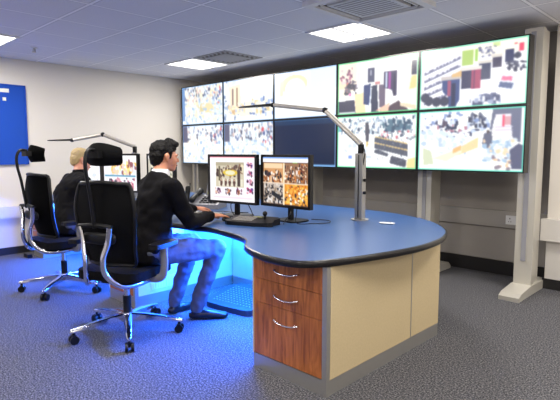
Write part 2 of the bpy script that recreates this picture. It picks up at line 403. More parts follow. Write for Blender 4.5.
def pic_busy(seed, warm, people):
    people = int(people*1.8)
    p = Pic(96, 56, (246, 248, 250)); r = random.Random(seed)
    if warm:
        p.blobs(.1, .05, .95, .9, 50, [(250, 238, 206), (244, 226, 180), (252, 248, 236)], .07, seed=seed)
        p.poly([(.35, .5), (.7, .42), (.95, .55), (.9, .7), (.5, .72)], (226, 206, 150)); p.poly([(.4, .5), (.55, .46), (.55, .7), (.42, .66)], (206, 190, 130))
        for k in range(7): p.rect(.3+.09*k, .08, .31+.09*k, .45, (190, 180, 170))
    p.blobs(.02, .03, .98, .4, people, [(96, 110, 150), (190, 208, 226), (60, 66, 90), (220, 190, 180), (224, 232, 240)], .022, 1.6, seed=seed+1)
    p.blobs(.02, .4, .98, .95, people, [(200, 220, 238), (236, 240, 246), (150, 180, 214), (232, 216, 190), (220, 226, 230)], .035, .9, seed=seed+2)
    p.rect(.0, .0, .07, .9, (90, 130, 190)) if warm else p.rect(0, 0, .12, .45, (60, 60, 92))
    p.blobs(.78, .1, .96, .5, 10, [(200, 60, 70), (40, 60, 120), (120, 140, 180)], .02, 1.5, seed=seed+3)
    p.border((90, 150, 210)); return p
def pic_mannequin():
    p = Pic(110, 64, (240, 244, 248))
    p.blobs(0, .0, .35, 1, 30, [(150, 170, 200), (210, 220, 230), (100, 116, 150)], .03, 1.3, seed=71)
    p.poly([(.12, .15), (.36, .1), (.38, .8), (.14, .85)], (250, 232, 196)); p.rect(.18, .2, .22, .6, (120, 96, 90)); p.rect(.27, .18, .31, .62, (150, 120, 96))
    p.poly([(.3, .55), (.9, .5), (1, .8), (.35, .9)], (250, 240, 210)); p.blobs(.1, .55, .45, .8, 22, [(200, 160, 110), (230, 206, 160), (180, 190, 210)], .03, seed=72)
    p.blobs(.55, .5, .98, .92, 26, [(70, 96, 160), (150, 170, 210), (220, 190, 130), (236, 236, 240)], .03, 1.2, seed=73)
    p.rect(.4, .05, .95, .4, (252, 250, 250)); p.border((80, 140, 210)); return p

# ------------------------------------------------------------------ the room
XL, XR, YB, YF, ZC = -6.6, 2.6, 5.2, -3.0, 2.4
struct(obj('floor', box(XL-.1, XR+.1, YF-.1, YB+.1, -.1, 0), 'carpet'), 'grey speckled carpet floor')
struct(obj('ceiling', box(XL-.1, XR+.1, YF-.1, YB+.1, ZC, ZC+.1), 'ceiling'), 'tiled suspended ceiling')
struct(obj('wall_left', box(XL-.1, XL, YF-.1, YB+.1, 0, ZC), 'wall_l'), 'white wall on the left')
struct(obj('wall_back', box(XL, XR, YB, YB+.1, 0, ZC), 'wall_b'), 'beige wall behind the screens')
struct(obj('wall_right', box(XR, XR+.1, YF-.1, YB+.1, 0, ZC), 'wall_l'))
struct(obj('wall_front', box(XL, XR, YF-.1, YF, 0, ZC), 'wall_l'))
struct(obj('wall_pillar', box(-1.37, XR, 4.95, YB, 0, ZC), 'wall_l'), 'boxed out pale wall right of the screens')
b = box(XL, XL+.015, YF, YB, 0, .09); struct(obj('baseboard_left', b, 'skirt', bevel=.004), 'dark skirting')
struct(obj('baseboard_back', box(XL+.015, -1.37, YB-.015, YB, 0, .14), 'skirt', bevel=.004), 'dark skirting')
struct(obj('baseboard_right', box(-1.385, XR, 4.935, 4.95, 0, .10), 'skirt', bevel=.004), 'dark skirting')
def trunking(name, b, lab): return struct(obj(name, b, 'trunkgrey' if name == 'trim_2' else 'trunk', bevel=.006), lab)
b = box(XL, XL+.05, YF, YB-.06, .45, .60); box(XL+.05, XL+.056, YF, YB-.06, .47, .58, b)
trunking('trim_1', b, 'white dado cable trunking on the left wall')
b = box(XL+.06, -1.39, YB-.05, YB, .50, .67); box(XL+.06, -1.39, YB-.056, YB-.05, .52, .65, b)
trunking('trim_2', b, 'grey dado cable trunking behind the stands')
b = box(-1.40, XR, 4.87, 4.95, .46, .66)
trunking('trim_3', b, 'pale trunking box on the pillar')
struct(obj('trim_4', box(-1.36, -1.22, 4.925, 4.95, .1, .46), 'trunk', bevel=.004), 'vertical panel below the pillar trunking')
struct(obj('trim_5', box(XL+.1, -1.40, YB-.02, YB, .15, .49), 'wall_b', bevel=.004), 'panel below the dado trunking')

# twin socket in the trunking
t = thing('wall_socket', 'white twin power socket set in the dado trunking', 'socket', (-1.72, YB-.058, .585))
obj('faceplate', box(-.085, .085, -.008, 0, -.045, .045), 'white', t, bevel=.003)
for sx in (-.045, .045):
    for q in ((-.004, .004, .008, .022), (-.014, -.008, -.02, -.012), (.008, .014, -.02, -.012)):
        obj('pin_hole', box(sx+q[0], sx+q[1], -.010, -.008, q[2], q[3]), 'black', t)

# notice board on the left wall
t = thing('notice_board', 'large blue felt notice board on the white left wall', 'notice board', (XL, 1.55, 1.13))
obj('felt_panel', box(0, .02, -.70, .66, 0, .94), 'blueboard', t)
b = box(0, .028, -.71, -.695, -.01, .95); box(0, .028, .655, .67, -.01, .95, b); box(0, .028, -.71, .67, .94, .955, b); box(0, .028, -.71, .67, -.015, 0, b)
obj('frame', b, mat('x', srgb(40, 60, 110), .4) and 'blueboard', t, bevel=.002)
tag(obj('paper_label', box(XL+.021, XL+.024, 1.93, 2.03, 1.985, 2.03), 'paper'), 'long pale label at the top of the blue board', 'label')
tag(obj('paper_label', box(XL+.021, XL+.024, 1.955, 1.995, 1.885, 1.925), 'paper'), 'small square label on the blue board, below the long one', 'label')

# ------------------------------------------------------------------ ceiling fittings
def ceiling_light(cx, cy, label):
    t = thing('ceiling_light', label, 'ceiling light', (cx, cy, ZC), 0, 'recessed ceiling lights')
    b = bmesh.new()
    for a in ((-.30, .30, -.30, -.278), (-.30, .30, .278, .30), (-.30, -.278, -.278, .278), (.278, .30, -.278, .278), (-.012, .012, -.278, .278)): box(a[0], a[1], a[2], a[3], -.014, 0, b)
    obj('frame', b, 'white', t)
    obj('diffuser', box(-.277, .277, -.277, .277, -.006, -.001), 'diffuser', t)
    l = bpy.data.lights.new('panel_lamp', 'AREA'); l.shape = 'SQUARE'; l.size = .54; l.energy = 29; l.color = (1, .95, .88)
    o = bpy.data.objects.new('panel_lamp', l); C.objects.link(o); o.location = (cx, cy, ZC-.016)
LP = {(-5.275, 3.88): 'recessed square ceiling light near the far left end of the screen wall',
      (-2.86, 3.88): 'recessed square ceiling light above the lamp post, beside the air conditioner',
      (-5.60, 1.46): 'recessed square ceiling light cut by the left edge of the picture'}
for x in (-5.275, -2.86, -.44, 1.98):
    for y in (1.46, -.96):
        if (x, y) != (-5.275, 1.46): LP.setdefault((x, y), None)
LP[(-.44, 3.88)] = None; LP[(1.98, 3.88)] = None
for (x, y), lab in LP.items():
    if lab is None: lab = 'recessed square ceiling light outside the picture at %s' % {(-2.86, 1.46): 'the near workstation'}.get((x, y), 'the camera side')
    ceiling_light(x, y, lab)

t = thing('ceiling_diffuser', 'square perforated grey air diffuser beside the far ceiling light', 'air vent', (-4.66, 3.88, ZC))
b = box(-.295, .295, -.295, .295, -.006, 0); obj('frame', b, 'ventgrey', t, bevel=.002)
b = bmesh.new()
for i in range(14):
    for j in range(14):
        if (i+j) % 2 == 0: box(-.26+i*.0375, -.232+i*.0375, -.26+j*.0375, -.232+j*.0375, -.0075, -.006, b)
obj('perforations', b, 'grilledark', t)
b = box(-.2, .2, -.2, .2, -.012, -.0076); obj('centre_plate', b, 'ventgrey', t, bevel=.002)

t = thing('air_conditioner', 'square ceiling air conditioner cassette with brown air slots', 'air conditioner', (-2.20, 3.22, ZC))
b = bmesh.new()
for a in ((-.36, .36, -.36, -.30), (-.36, .36, .30, .36), (-.36, -.30, -.30, .30), (.30, .36, -.30, .30)): box(a[0], a[1], a[2], a[3], -.035, 0, b)
obj('surround', b, 'white', t, bevel=.006)
for k in range(4):
    b = box(-.26, .26, -.295, -.235, -.018, -.004, mtx=Matrix.Rotation(k*PI/2, 4, 'Z'))
    s = obj('air_slot', b, 'grilledark', t)
    b = box(-.25, .25, -.275, -.262, -.03, -.018, mtx=Matrix.Rotation(k*PI/2, 4, 'Z')); obj('louvre', b, 'white', s)
b = box(-.225, .225, -.225, .225, -.03, -.004); obj('intake_panel', b, 'whitelam', t, bevel=.006)
b = bmesh.new()
for k in range(9): box(-.19, .19, -.19+k*.045, -.178+k*.045, -.032, -.030, b)
obj('intake_grille', b, 'ventgrey', t)

t = thing('sprinkler_head', 'tiny sprinkler head in the ceiling above the left wall', 'sprinkler', (-5.75, 2.05, ZC))
obj('cover_plate', cyl((0, 0, 0), (0, 0, -.008), .035), 'white', t)
obj('nozzle', cyl((0, 0, -.008), (0, 0, -.05), .012, .02), 'alu', t)

# ------------------------------------------------------------------ the video wall
TW, TH = 1.007, .582; TX0 = -1.432-5*TW; TY = 4.45; TZ0 = 1.088
specs = [[('busy', 41, True, 60), 'a warm coloured shop floor'], [('mannequin',), 'bright shop window with a brown display'],
         [('blown',), 'white glare with a yellow arc'], [('boutique',), 'clothes rails in a boutique'], [('shoes',), 'shoe shelves and a green sign'],
         [('busy', 51, False, 50), 'a pale blue shop'], [('busy', 61, False, 60), 'pale busy shop aisles'],
         [('dark',), 'a nearly black picture'], [('store',), 'standing shopper by grey display counters'], [('promo',), 'crowded shop with a dark poster stand']]
PF = dict(busy=pic_busy, mannequin=pic_mannequin, blown=pic_blown, boutique=pic_boutique, shoes=pic_shoes, dark=pic_dark, store=pic_store, promo=pic_promo)
k = 0
for row in (0, 1):
    for col in range(5):
        sp, desc = specs[k]; k += 1
        cx = TX0+(col+.5)*TW; cz = TZ0+(1.5-row)*TH
        t = thing('video_wall_screen', '%s row wall screen, %s from left, showing %s' % (('top', 'bottom')[row], ('first', 'second', 'third', 'fourth', 'fifth')[col], desc),
                  'screen', (cx, TY, cz), 0, 'screens of the video wall')
        w, h, e = TW/2-.001, TH/2-.001, .011
        obj('housing', box(-w, w, .006, .1, -h, h), 'bezel', t)
        b = bmesh.new()
        for a in ((-w, w, h-e, h), (-w, w, -h, -h+e), (-w, -w+e, -h+e, h-e), (w-e, w, -h+e, h-e)): box(a[0], a[1], -.004, .006, a[2], a[3], b)
        obj('bezel', b, 'bezel', t)
        p = PF[sp[0]](*sp[1:]).blur(2)
        if sp[0] != 'dark': p.a = p.a*.84+np.array((240, 244, 250))*.16
        p = p.mesh('display', (w-e)*2, (h-e)*2, 'screen', t); p.location = (0, .002, 0)
tag(obj('mounting_rail', box(TX0+.05, -1.5, TY+.11, TY+.155, 1.25, 1.31), 'black'), 'black horizontal rail behind the lower screens', 'rail')
tag(obj('mounting_rail', box(TX0+.05, -1.5, TY+.11, TY+.155, 1.95, 2.01), 'black'), 'black horizontal rail behind the upper screens', 'rail')
r2 = []
for i, (px, lab) in enumerate(((-1.46, 'tall silver screen stand at the right end, long foot on the carpet'), (-2.44, 'silver screen stand seen below the seam of the two right screens'),
                               (-4.03, 'thin silver screen stand seen right of the near monitors'), (-6.38, 'silver screen stand behind the phones at the left end'))):
    if i == 0:
        t = thing('screen_stand', lab, 'stand', (px, 0, 0), 0, 'stands carrying the video wall')
        b = box(-.075, .075, 4.62, 4.70, .07, 2.33); obj('post', b, 'stand', t, bevel=.02, segs=3)
        b = box(-.055, .055, 4.70, 4.86, .07, 2.33); obj('back_profile', b, 'stand', t, bevel=.012)
        b = box(-.02, .02, 4.612, 4.62, .3, 2.3); obj('groove_strip', b, 'ventgrey', t)
        bm = bmesh.new()
        prof = [(4.30, .0), (4.30, .035), (4.36, .06), (4.60, .085), (5.05, .075), (5.10, .03), (5.10, .0)]
        A = [bm.verts.new((-.085, y, z)) for y, z in prof]; B = [bm.verts.new((.085, y, z)) for y, z in prof]
        bm.faces.new(A); bm.faces.new(B[::-1])
        for q in range(len(prof)): bm.faces.new((A[q], B[q], B[(q+1) % len(prof)], A[(q+1) % len(prof)]))
        obj('foot', bm, 'stand', t, bevel=.008)
        obj('bracket', box(-.07, -.02, 4.608, 4.62, 1.2, 2.2), 'black', t)
        first = t
    else:
        t = copy_tree(first); t.location.x = px; t['label'] = lab; t.scale.z = .973

# ------------------------------------------------------------------ desks
def closed_smooth(pts, n=6):
    P = [V((x, y, 0)) for x, y in pts]; N = len(P); out = []
    for i in range(N):
        a, b_, c, d = P[i-1], P[i], P[(i+1) % N], P[(i+2) % N]
        for k_ in range(n):
            t_ = k_/n; q = .5*((2*b_)+(c-a)*t_+(2*a-5*b_+4*c-d)*t_*t_+(3*b_-a-3*c+d)*t_**3); out.append((q.x, q.y))
    return out
front = [(-6.36, 2.16), (-6.25, 2.09), (-5.85, 2.08), (-5.5, 2.16), (-5.0, 2.24), (-4.6, 2.22), (-4.3, 2.08), (-4.08, 1.89), (-3.85, 1.82), (-3.62, 1.87), (-3.40, 2.02), (-3.15, 2.08),
         (-2.97, 2.10), (-2.79, 2.14), (-2.52, 2.10), (-2.32, 2.04), (-2.22, 1.97), (-2.13, 1.88), (-1.99, 1.81), (-1.80, 1.765), (-1.62, 1.79), (-1.52, 1.93), (-1.44, 2.2), (-1.385, 2.5), (-1.385, 2.75),
         (-1.43, 3.0), (-1.55, 3.27), (-1.80, 3.56), (-2.1, 3.74), (-2.5, 3.85), (-3.1, 3.87), (-4.5, 3.87), (-6.0, 3.87), (-6.4, 3.84), (-6.42, 3.0)]
P_ = closed_smooth(front, 5)
def inset(pts, d):
    n = len(pts); out = []
    for i in range(n):
        a, c = V(pts[i-1]), V(pts[(i+1) % n]); t_ = (c-a).normalized(); out.append((pts[i][0]-t_.y*d, pts[i][1]+t_.x*d))
    return out
wt = thing('worktop', 'long curved dark blue worktop with a black rounded edge, carrying both workstations', 'worktop')
obj('top_surface', prism(inset(P_, .012), .700, .7305), 'top', wt)
bm = bmesh.new(); n = len(P_); rings = []
for d, z in ((.03, .692), (.006, .694), (0, .702), (0, .720), (.004, .728), (.013, .731), (.03, .699)):
    rings.append([bm.verts.new((x, y, z)) for x, y in inset(P_, d)])
for a in range(len(rings)):
    A, B = rings[a], rings[(a+1) % len(rings)]
    for i in range(n): bm.faces.new((A[i], A[(i+1) % n], B[(i+1) % n], B[i]))
obj('edge_band', bm, 'edge', wt, smooth=True)
# cable grommet
t = thing('cable_grommet', 'small white oval cable grommet in the worktop', 'grommet', (-1.99, 3.2, .7315), math.radians(20))
b = ellipsoid((0, 0, .006), (.062, .032, .006)); obj('cover', b, 'white', t, smooth=True)
obj('cable_slot', box(-.012, .03, -.008, .012, .010, .0128), 'grey', t, bevel=.001)

def handle_bm(x0, x1, y, z):
    pts = [(x0, y, z), (x0+.006, y-.018, z+.001), (x0+.035, y-.028, z-.007), ((x0+x1)/2, y-.032, z-.011), (x1-.035, y-.028, z-.007), (x1-.006, y-.018, z+.001), (x1, y, z)]
    return tube(pts, .0055, flat=.8)

def cabinet(x0, x1, y0, y1, label, side, seam, nd=3, endseam=None):
    t = thing('drawer_cabinet', label, 'drawer cabinet', (x1, y0, 0))
    W = x1-x0; D = y1-y0
    obj('kick_plate', box(-W+.002, -.002, .004, D-.004, 0, .085), 'alu', t, bevel=.002)
    obj('carcass', box(-W+.014, -.014, .022, D-.02, .085, .69), side, t)
    obj('corner_post', box(-.03, 0, 0, .03, .0, .69), 'alu', t, bevel=.004)
    obj('side_panel', box(-.016, 0, .032, seam-.006, .086, .69), side, t)
    obj('seam_strip', box(-.016, .001, seam-.005, seam+.005, .086, .69), 'alu', t)
    obj('side_panel', box(-.016, -.002, seam+.006, D, .086, .69), side, t)
    obj('side_panel', box(-W, -W+.013, 0, D, .086, .69), side, t)
    zs = [.69, .545, .405, .09] if nd == 3 else [.69, .09]
    for a, b_ in zip(zs, zs[1:]):
        d = obj('drawer', box(-W+.014, -.032, 0, .02, b_+.0015, a-.0015), 'wood', t, bevel=.002)
        hz = a-.07 if a > .5 else a-.07
        obj('handle', handle_bm(-W/2-.09, -W/2+.09, 0, hz), 'polished', d, smooth=True)
    return t
cabinet(-2.09, -1.53, 1.91, 3.15, 'wooden three drawer end cabinet with beige side panels at the near end of the desk', 'beige', .86)
cabinet(-4.02, -3.58, 1.97, 3.02, 'desk cabinet between the two operators, its side lit blue', 'whitelam', .5)
cabinet(-6.37, -6.05, 2.15, 3.02, 'wooden cabinet under the far end of the desk, by the left wall', 'beige', .5)
# vent panel in the side of the middle cabinet
b = box(-3.579, -3.575, 2.12, 2.38, .12, .22)
for k_ in range(9): box(-3.575, -3.571, 2.135+k_*.026, 2.150+k_*.026, .13, .21, b)
tag(obj('vent_panel', b, 'white'), 'small white louvred vent plate on the blue lit cabinet side', 'vent')

for x0, x1, lab in ((-3.565, -2.091, 'pale modesty panel under the near workstation, glowing blue'), (-6.049, -4.021, 'pale modesty panel under the far workstation, glowing blue')):
    m_ = thing('modesty_panel', lab, 'panel', ((x0+x1)/2, 3.0, 0))
    w = (x1-x0)/2
    obj('board', box(-w, w, 0, .02, .085, .69), 'whitelam', m_); obj('kick_plate', box(-w, w, .004, .02, 0, .084), 'alu', m_)
    for yy in (2.86, 2.42):
        sx_ = (x0+x1)/2
        s = obj('led_strip', box(sx_-w+.05, sx_+w-.05, yy-.02, yy+.02, .6915, .6995), 'white', wt)
        obj('emitter', box(sx_-w+.06, sx_+w-.06, yy-.012, yy+.012, .6875, .6915), 'led', s)
    for (yy, en, tilt) in ((2.86, 38, -6), (2.42, 150, -42)):
        l = bpy.data.lights.new('blue_lamp', 'AREA'); l.shape = 'RECTANGLE'; l.size = (w-.06)*2; l.size_y = .05; l.energy = en; l.color = (.02, .28, 1) if yy > 2.5 else (.02, .12, 1)
        o = bpy.data.objects.new('blue_lamp', l); C.objects.link(o); o.location = ((x0+x1)/2, yy, .675); o.rotation_euler = (math.radians(tilt), 0, 0)

# foot rest
t = thing('foot_rest', 'dark perforated foot rest on the carpet beneath the near desk', 'foot rest', (-3.0, 2.62, 0), math.radians(8))
pts = closed_smooth([(-.24, -.17), (-.1, -.2), (.1, -.2), (.24, -.17), (.25, .05), (.22, .2), (0, .22), (-.22, .2), (-.25, .05)], 4)
bm = bmesh.new(); prism(pts, 0, .03, bm)
for v in bm.verts:
    if v.co.z > .01: v.co.z = .045+(v.co.y+.2)*.16
obj('platform', bm, 'rubber', t, bevel=.008)
bm = bmesh.new()
for i in range(13):
    for j in range(9):
        x, y = -.19+i*.032, -.13+j*.034; z = .045+(y+.2)*.16
        cyl((x, y, z-.002), (x, y, z+.004), .007, bm=bm, seg=8)
obj('studs', bm, 'grey', t)
t_ = tag(obj('floor_plug', box(-6.33, -6.18, 2.02, 2.07, 0, .045), 'black', bevel=.01), 'small black block on the carpet by the left wall', 'block')

# ------------------------------------------------------------------ monitors
def pic_web():
    p = Pic(110, 88, (252, 248, 252))
    p.rect(.14, .13, .76, .68, (206, 196, 172)); p.rect(.14, .13, .76, .2, (176, 166, 140)); p.blobs(.16, .2, .74, .45, 50, [(96, 74, 66), (60, 44, 44), (190, 176, 150), (226, 214, 180), (130, 100, 80)], .03, 1.2, seed=81)
    p.ell(.46, .36, .16, .07, (222, 190, 60)); p.ell(.46, .36, .11, .05, (230, 226, 190)); p.rect(.2, .5, .74, .66, (226, 220, 200))
    for x in (.26, .36, .45, .55): p.ell(x, .58, .028, .085, (90, 62, 56)); p.ell(x, .53, .015, .02, (226, 190, 160))
    p.rect(.62, .3, .68, .66, (70, 56, 52)); p.rect(.2, .22, .24, .55, (100, 90, 70))
    for j in range(4):
        y = .18+j*.185; p.rect(.80, y-.07, .97, y+.08, (238, 226, 240)); p.blobs(.83, y-.05, .94, y+.06, 8, [(180, 60, 110), (90, 60, 130), (60, 40, 60), (220, 150, 160)], .02, seed=90+j)
    for j in range(3):
        x = .17+j*.24; p.rect(x-.07, .70, x+.09, .86, (240, 232, 238)); p.blobs(x-.05, .72, x+.06, .84, 9, [(200, 120, 80), (110, 60, 90), (50, 44, 60), (220, 180, 160)], .024, seed=95+j)
    for j in range(3): p.rect(.08, .90+j*.025, .95, .908+j*.025, (240, 190, 204))
    p.rect(0, 0, 1, .02, (226, 120, 140)); return p
def pic_quad():
    p = Pic(110, 88, (70, 50, 40)); p.rect(0, 0, 1, .11, (246, 244, 250)); p.rect(0, 0, 1, .035, (120, 160, 230)); p.rect(.66, .11, .76, .16, (110, 190, 60))
    cols = [(150, 90, 50), (60, 40, 36), (30, 24, 30), (226, 190, 150), (200, 120, 60), (250, 236, 220), (110, 60, 44)]
    p.rect(.02, .13, .46, .53, (206, 150, 96)); p.blobs(.03, .3, .45, .52, 60, cols, .024, 1.5, seed=101); p.rect(.03, .14, .45, .24, (236, 206, 166))
    p.rect(.49, .13, .98, .53, (150, 110, 80)); p.blobs(.5, .16, .97, .52, 90, cols+[(236, 226, 220)], .02, 1.2, seed=102)
    p.rect(.02, .56, .46, .98, (196, 180, 166)); p.blobs(.03, .57, .45, .97, 70, [(60, 56, 60), (226, 220, 216), (36, 34, 40), (150, 130, 110)], .024, 1, seed=103)
    p.poly([(.2, .7), (.42, .82), (.42, .92), (.2, .8)], (40, 40, 44))
    p.rect(.49, .56, .98, .98, (226, 150, 50)); p.blobs(.5, .57, .97, .97, 90, [(250, 200, 90), (206, 110, 30), (250, 236, 210), (70, 50, 50), (236, 170, 70)], .024, 1, seed=104)
    p.rect(.46, .12, .49, 1, (250, 236, 200)); p.rect(0, .53, 1, .56, (230, 210, 190)); return p
def pic_far():
    p = Pic(80, 64, (246, 244, 250)); p.rect(0, 0, 1, .12, (252, 252, 255))
    p.blobs(.25, .18, .95, .55, 46, [(246, 196, 70), (250, 226, 150), (150, 90, 100), (226, 230, 240), (236, 206, 190)], .05, 1, seed=111)
    p.rect(.05, .56, .95, .61, (100, 160, 190)); p.blobs(.1, .66, .95, .95, 40, [(190, 90, 120), (70, 60, 80), (250, 236, 230), (220, 160, 170)], .035, 1, seed=112); return p
def pic_pale():
    p = Pic(80, 64, (248, 248, 252)); p.rect(.1, .1, .3, .12, (150, 160, 200)); p.rect(.1, .3, .6, .32, (210, 210, 226)); p.blobs(.1, .4, .9, .9, 14, [(226, 226, 236), (210, 220, 230)], .05, seed=120); return p
def pic_grey():
    p = Pic(80, 64, (200, 196, 180)); p.rect(0, 0, 1, .1, (230, 230, 230)); p.blobs(.05, .15, .95, .9, 50, [(90, 84, 76), (150, 150, 130), (40, 40, 44), (220, 214, 190)], .05, seed=130); return p

def monitor(x, y, yaw, pic, label, w=.525, zb=.842, zt=1.252):
    t = thing('monitor', label, 'monitor', (x, y, .7305), yaw, 'computer monitors on the worktop')
    h = zt-zb; zc = (zb+zt)/2-.7305; e = .020; W2, H2 = w/2, h/2
    b = box(-W2, W2, .006, .035, zc-H2, zc+H2); obj('housing', b, 'bezel', t, bevel=.004)
    b = box(-W2*.6, W2*.6, .035, .06, zc-H2*.6, zc+H2*.6); obj('rear_cover', b, 'black', t, bevel=.008)
    b = bmesh.new()
    for a in ((-W2, W2, zc+H2-e, zc+H2), (-W2, W2, zc-H2, zc-H2+e), (-W2, -W2+e, zc-H2+e, zc+H2-e), (W2-e, W2, zc-H2+e, zc+H2-e)): box(a[0], a[1], -.004, .008, a[2], a[3], b)
    obj('bezel', b, 'bezel', t, bevel=.002)
    p = pic.blur(1).mesh('display', w-2*e, h-2*e, 'monscreen', t); p.location = (0, .004, zc)
    obj('neck', box(-.02, .02, .06, .085, .01, zc), 'black', t, bevel=.006)
    b = prism(closed_smooth([(-.11, .0), (0, -.015), (.11, 0), (.11, .16), (0, .18), (-.11, .16)], 4), 0, .012); obj('base', b, 'black', t, bevel=.004)
    return t
monitor(-3.14, 2.64, .17, pic_web(), 'black monitor showing a white web page of photographs, left of the near pair')
monitor(-2.615, 2.73, 0, pic_quad(), 'black monitor showing four brown camera views, right of the near pair')
monitor(-4.90, 2.56, .30, pic_far(), 'distant monitor with a bright yellow picture, between the two operators')
monitor(-5.32, 2.40, .12, pic_pale(), 'distant monitor with a blank white page, behind the near chair headrest')
monitor(-4.36, 2.72, .0, pic_grey(), 'distant monitor with a grey picture, half hidden by the near operator head', w=.50)

# ------------------------------------------------------------------ desk lamps
def lamp(base, elbow1, elbow2, tip, label):
    t = thing('desk_lamp', label, 'desk lamp', base); B = V(base)
    L = lambda q: V(q)-B
    e0 = V((0, 0, .60)); e1, e2, tp = L(elbow1), L(elbow2), L(tip)
    obj('base_plate', cyl((0, 0, 0.001), (0, 0, .009), .07, seg=24), 'alu', t)
    b = box(-.034, .034, -.026, .026, .008, .53); obj('post', b, 'alu', t, bevel=.006)
    b = bmesh.new(); box(-.004, .004, -.0285, -.026, .02, .52, b); obj('post_groove', b, 'black', t)
    for z in (.22, .32): obj('knob', cyl((.034, 0, z), (.05, 0, z), .012), 'black', t)
    obj('swivel_joint', tube([(0, 0, .53), (.002, 0, .57), e0], .025, smooth=4), 'black', t, smooth=True)
    obj('lower_arm', tube([e0, e1], .024, flat=.9), 'lampgrey', t, smooth=True)
    obj('elbow_joint', ellipsoid(e1, (.028, .028, .026)), 'black', t, smooth=True)
    obj('upper_arm', tube([e1, (e1+e2)/2, e2], .021, smooth=0, flat=.9), 'lampgrey', t, smooth=True)
    obj('head_joint', ellipsoid(e2, (.03, .026, .022)), 'black', t, smooth=True)
    d = (tp-e2); n_ = d.normalized(); s = n_.cross(V((0, 0, 1))).normalized()
    bm = bmesh.new(); pr_ = []
    for f, w_, th in ((0, .022, .016), (.15, .03, .014), (.5, .036, .012), (.9, .032, .009), (1, .018, .006)):
        c = e2+d*f
        pr_.append([bm.verts.new(c+s*w_*a+V((0, 0, th*z))) for a, z in ((-1, -.6), (1, -.6), (1, .6), (.6, 1), (-.6, 1), (-1, .6))])
    for A, B_ in zip(pr_, pr_[1:]):
        for i in range(6): bm.faces.new((A[i], A[(i+1) % 6], B_[(i+1) % 6], B_[i]))
    bm.faces.new(pr_[0][::-1]); bm.faces.new(pr_[-1])
    obj('lamp_head', bm, 'black', t, bevel=.003)
    obj('power_cable', tube([(.02, -.01, .6), (.045, -.01, .54), (.035, -.01, .46), (.026, 0, .42)], .004, seg=6), 'black', t, smooth=True)
lamp((-2.26, 3.23, .7305), (-2.60, 3.2, 1.615), (-3.21, 3.2, 1.697), (-3.67, 3.2, 1.702), 'articulated desk lamp with a black head on a silver post, near end of the desk')
lamp((-5.21, 2.92, .7305), (-5.46, 2.66, 1.47), (-5.72, 2.41, 1.405), (-5.93, 2.22, 1.40), 'articulated desk lamp behind the far operator, in front of the left wall')

# ------------------------------------------------------------------ desk clutter
def keyboard(x, y, rz, label, w=.42):
    t = thing('keyboard', label, 'keyboard', (x, y, .7305), rz)
    b = box(-w/2, w/2, -.075, .075, 0, .018); obj('base', b, 'black', t, bevel=.005)
    bm = bmesh.new()
    for r in range(5):
        for c in range(16): 
            x0 = -w/2+.012+c*(w-.024)/16; box(x0, x0+.021, -.062+r*.025, -.041+r*.025, .018, .025, bm)
    obj('keys', bm, 'keys', t)
    return t
keyboard(-3.42, 2.52, .25, 'grey keyed keyboard under the left hand of the near operator')
keyboard(-5.02, 2.34, .25, 'keyboard in front of the far operator')
t = thing('computer_mouse', 'black computer mouse under the right hand of the near operator', 'mouse', (-2.965, 2.44, .7305), .3)
obj('body', ellipsoid((0, 0, .020), (.03, .055, .019)), 'black', t, smooth=True)
t = thing('control_keypad', 'black camera control keypad with a joystick in front of the near monitors', 'keypad', (-2.70, 2.47, .7305), .35)
bm = bmesh.new(); prism(closed_smooth([(-.17, -.09), (.17, -.09), (.18, 0), (.17, .09), (-.17, .09), (-.18, 0)], 3), 0, .03, bm)
for v in bm.verts:
    if v.co.z > .01: v.co.z = .03+(v.co.y+.09)*.12
obj('body', bm, 'black', t, bevel=.006)
bm = bmesh.new()
for i in range(7):
    for j in range(4): box(-.14+i*.024, -.123+i*.024, -.06+j*.03, -.042+j*.03, .03+(.03+j*.03)*.12, .036+(.04+j*.03)*.12, bm)
obj('keys', bm, 'keys', t)
j = obj('joystick', cyl((.1, .01, .04), (.1, .01, .075), .008), 'black', t); obj('knob', ellipsoid((.1, .01, .085), (.018, .018, .02)), 'black', j, smooth=True)
obj('display', box(-.02, .06, .045, .075, .049, .052), 'lcd', t)
t = thing('web_camera', 'small black puck shaped device on the worktop between the near monitors', 'device', (-2.93, 2.60, .7305), .2)
obj('body', box(-.045, .045, -.03, .03, 0, .03), 'black', t, bevel=.01); obj('lens', cyl((0, -.03, .015), (0, -.034, .015), .01), 'grey', t)

def cable(pts, label, r=.0035):
    return tag(obj('cable', tube([(x, y, max(z, .734+r-.0035)) for x, y, z in pts], r, seg=6), 'black', smooth=True), label, 'cable', 'black cables behind the monitors')
cable([(-3.08, 2.72, .9), (-3.02, 2.74, .80), (-2.95, 2.72, .745), (-2.85, 2.74, .74), (-2.78, 2.8, .74)], 'black cable drooping from the left near monitor')
cable([(-3.2, 2.70, .9), (-3.2, 2.68, .80), (-3.12, 2.66, .74), (-3.02, 2.70, .74), (-2.9, 2.68, .74)], 'black cable looping under the left near monitor')
cable([(-2.52, 2.78, .9), (-2.50, 2.74, .8), (-2.46, 2.70, .74), (-2.36, 2.76, .74), (-2.30, 2.88, .74), (-2.38, 2.98, .74), (-2.52, 2.94, .74)], 'black cable curling on the worktop right of the near monitors')
cable([(-2.58, 2.79, .9), (-2.56, 2.74, .8), (-2.56, 2.69, .76), (-2.55, 2.66, .742), (-2.5, 2.6, .74)], 'short black cable hanging below the right near monitor')
cable([(-3.52, 2.72, .74), (-3.42, 2.78, .74), (-3.3, 2.80, .74), (-3.2, 2.88, .74)], 'black cable lying between the phone and the left near monitor')

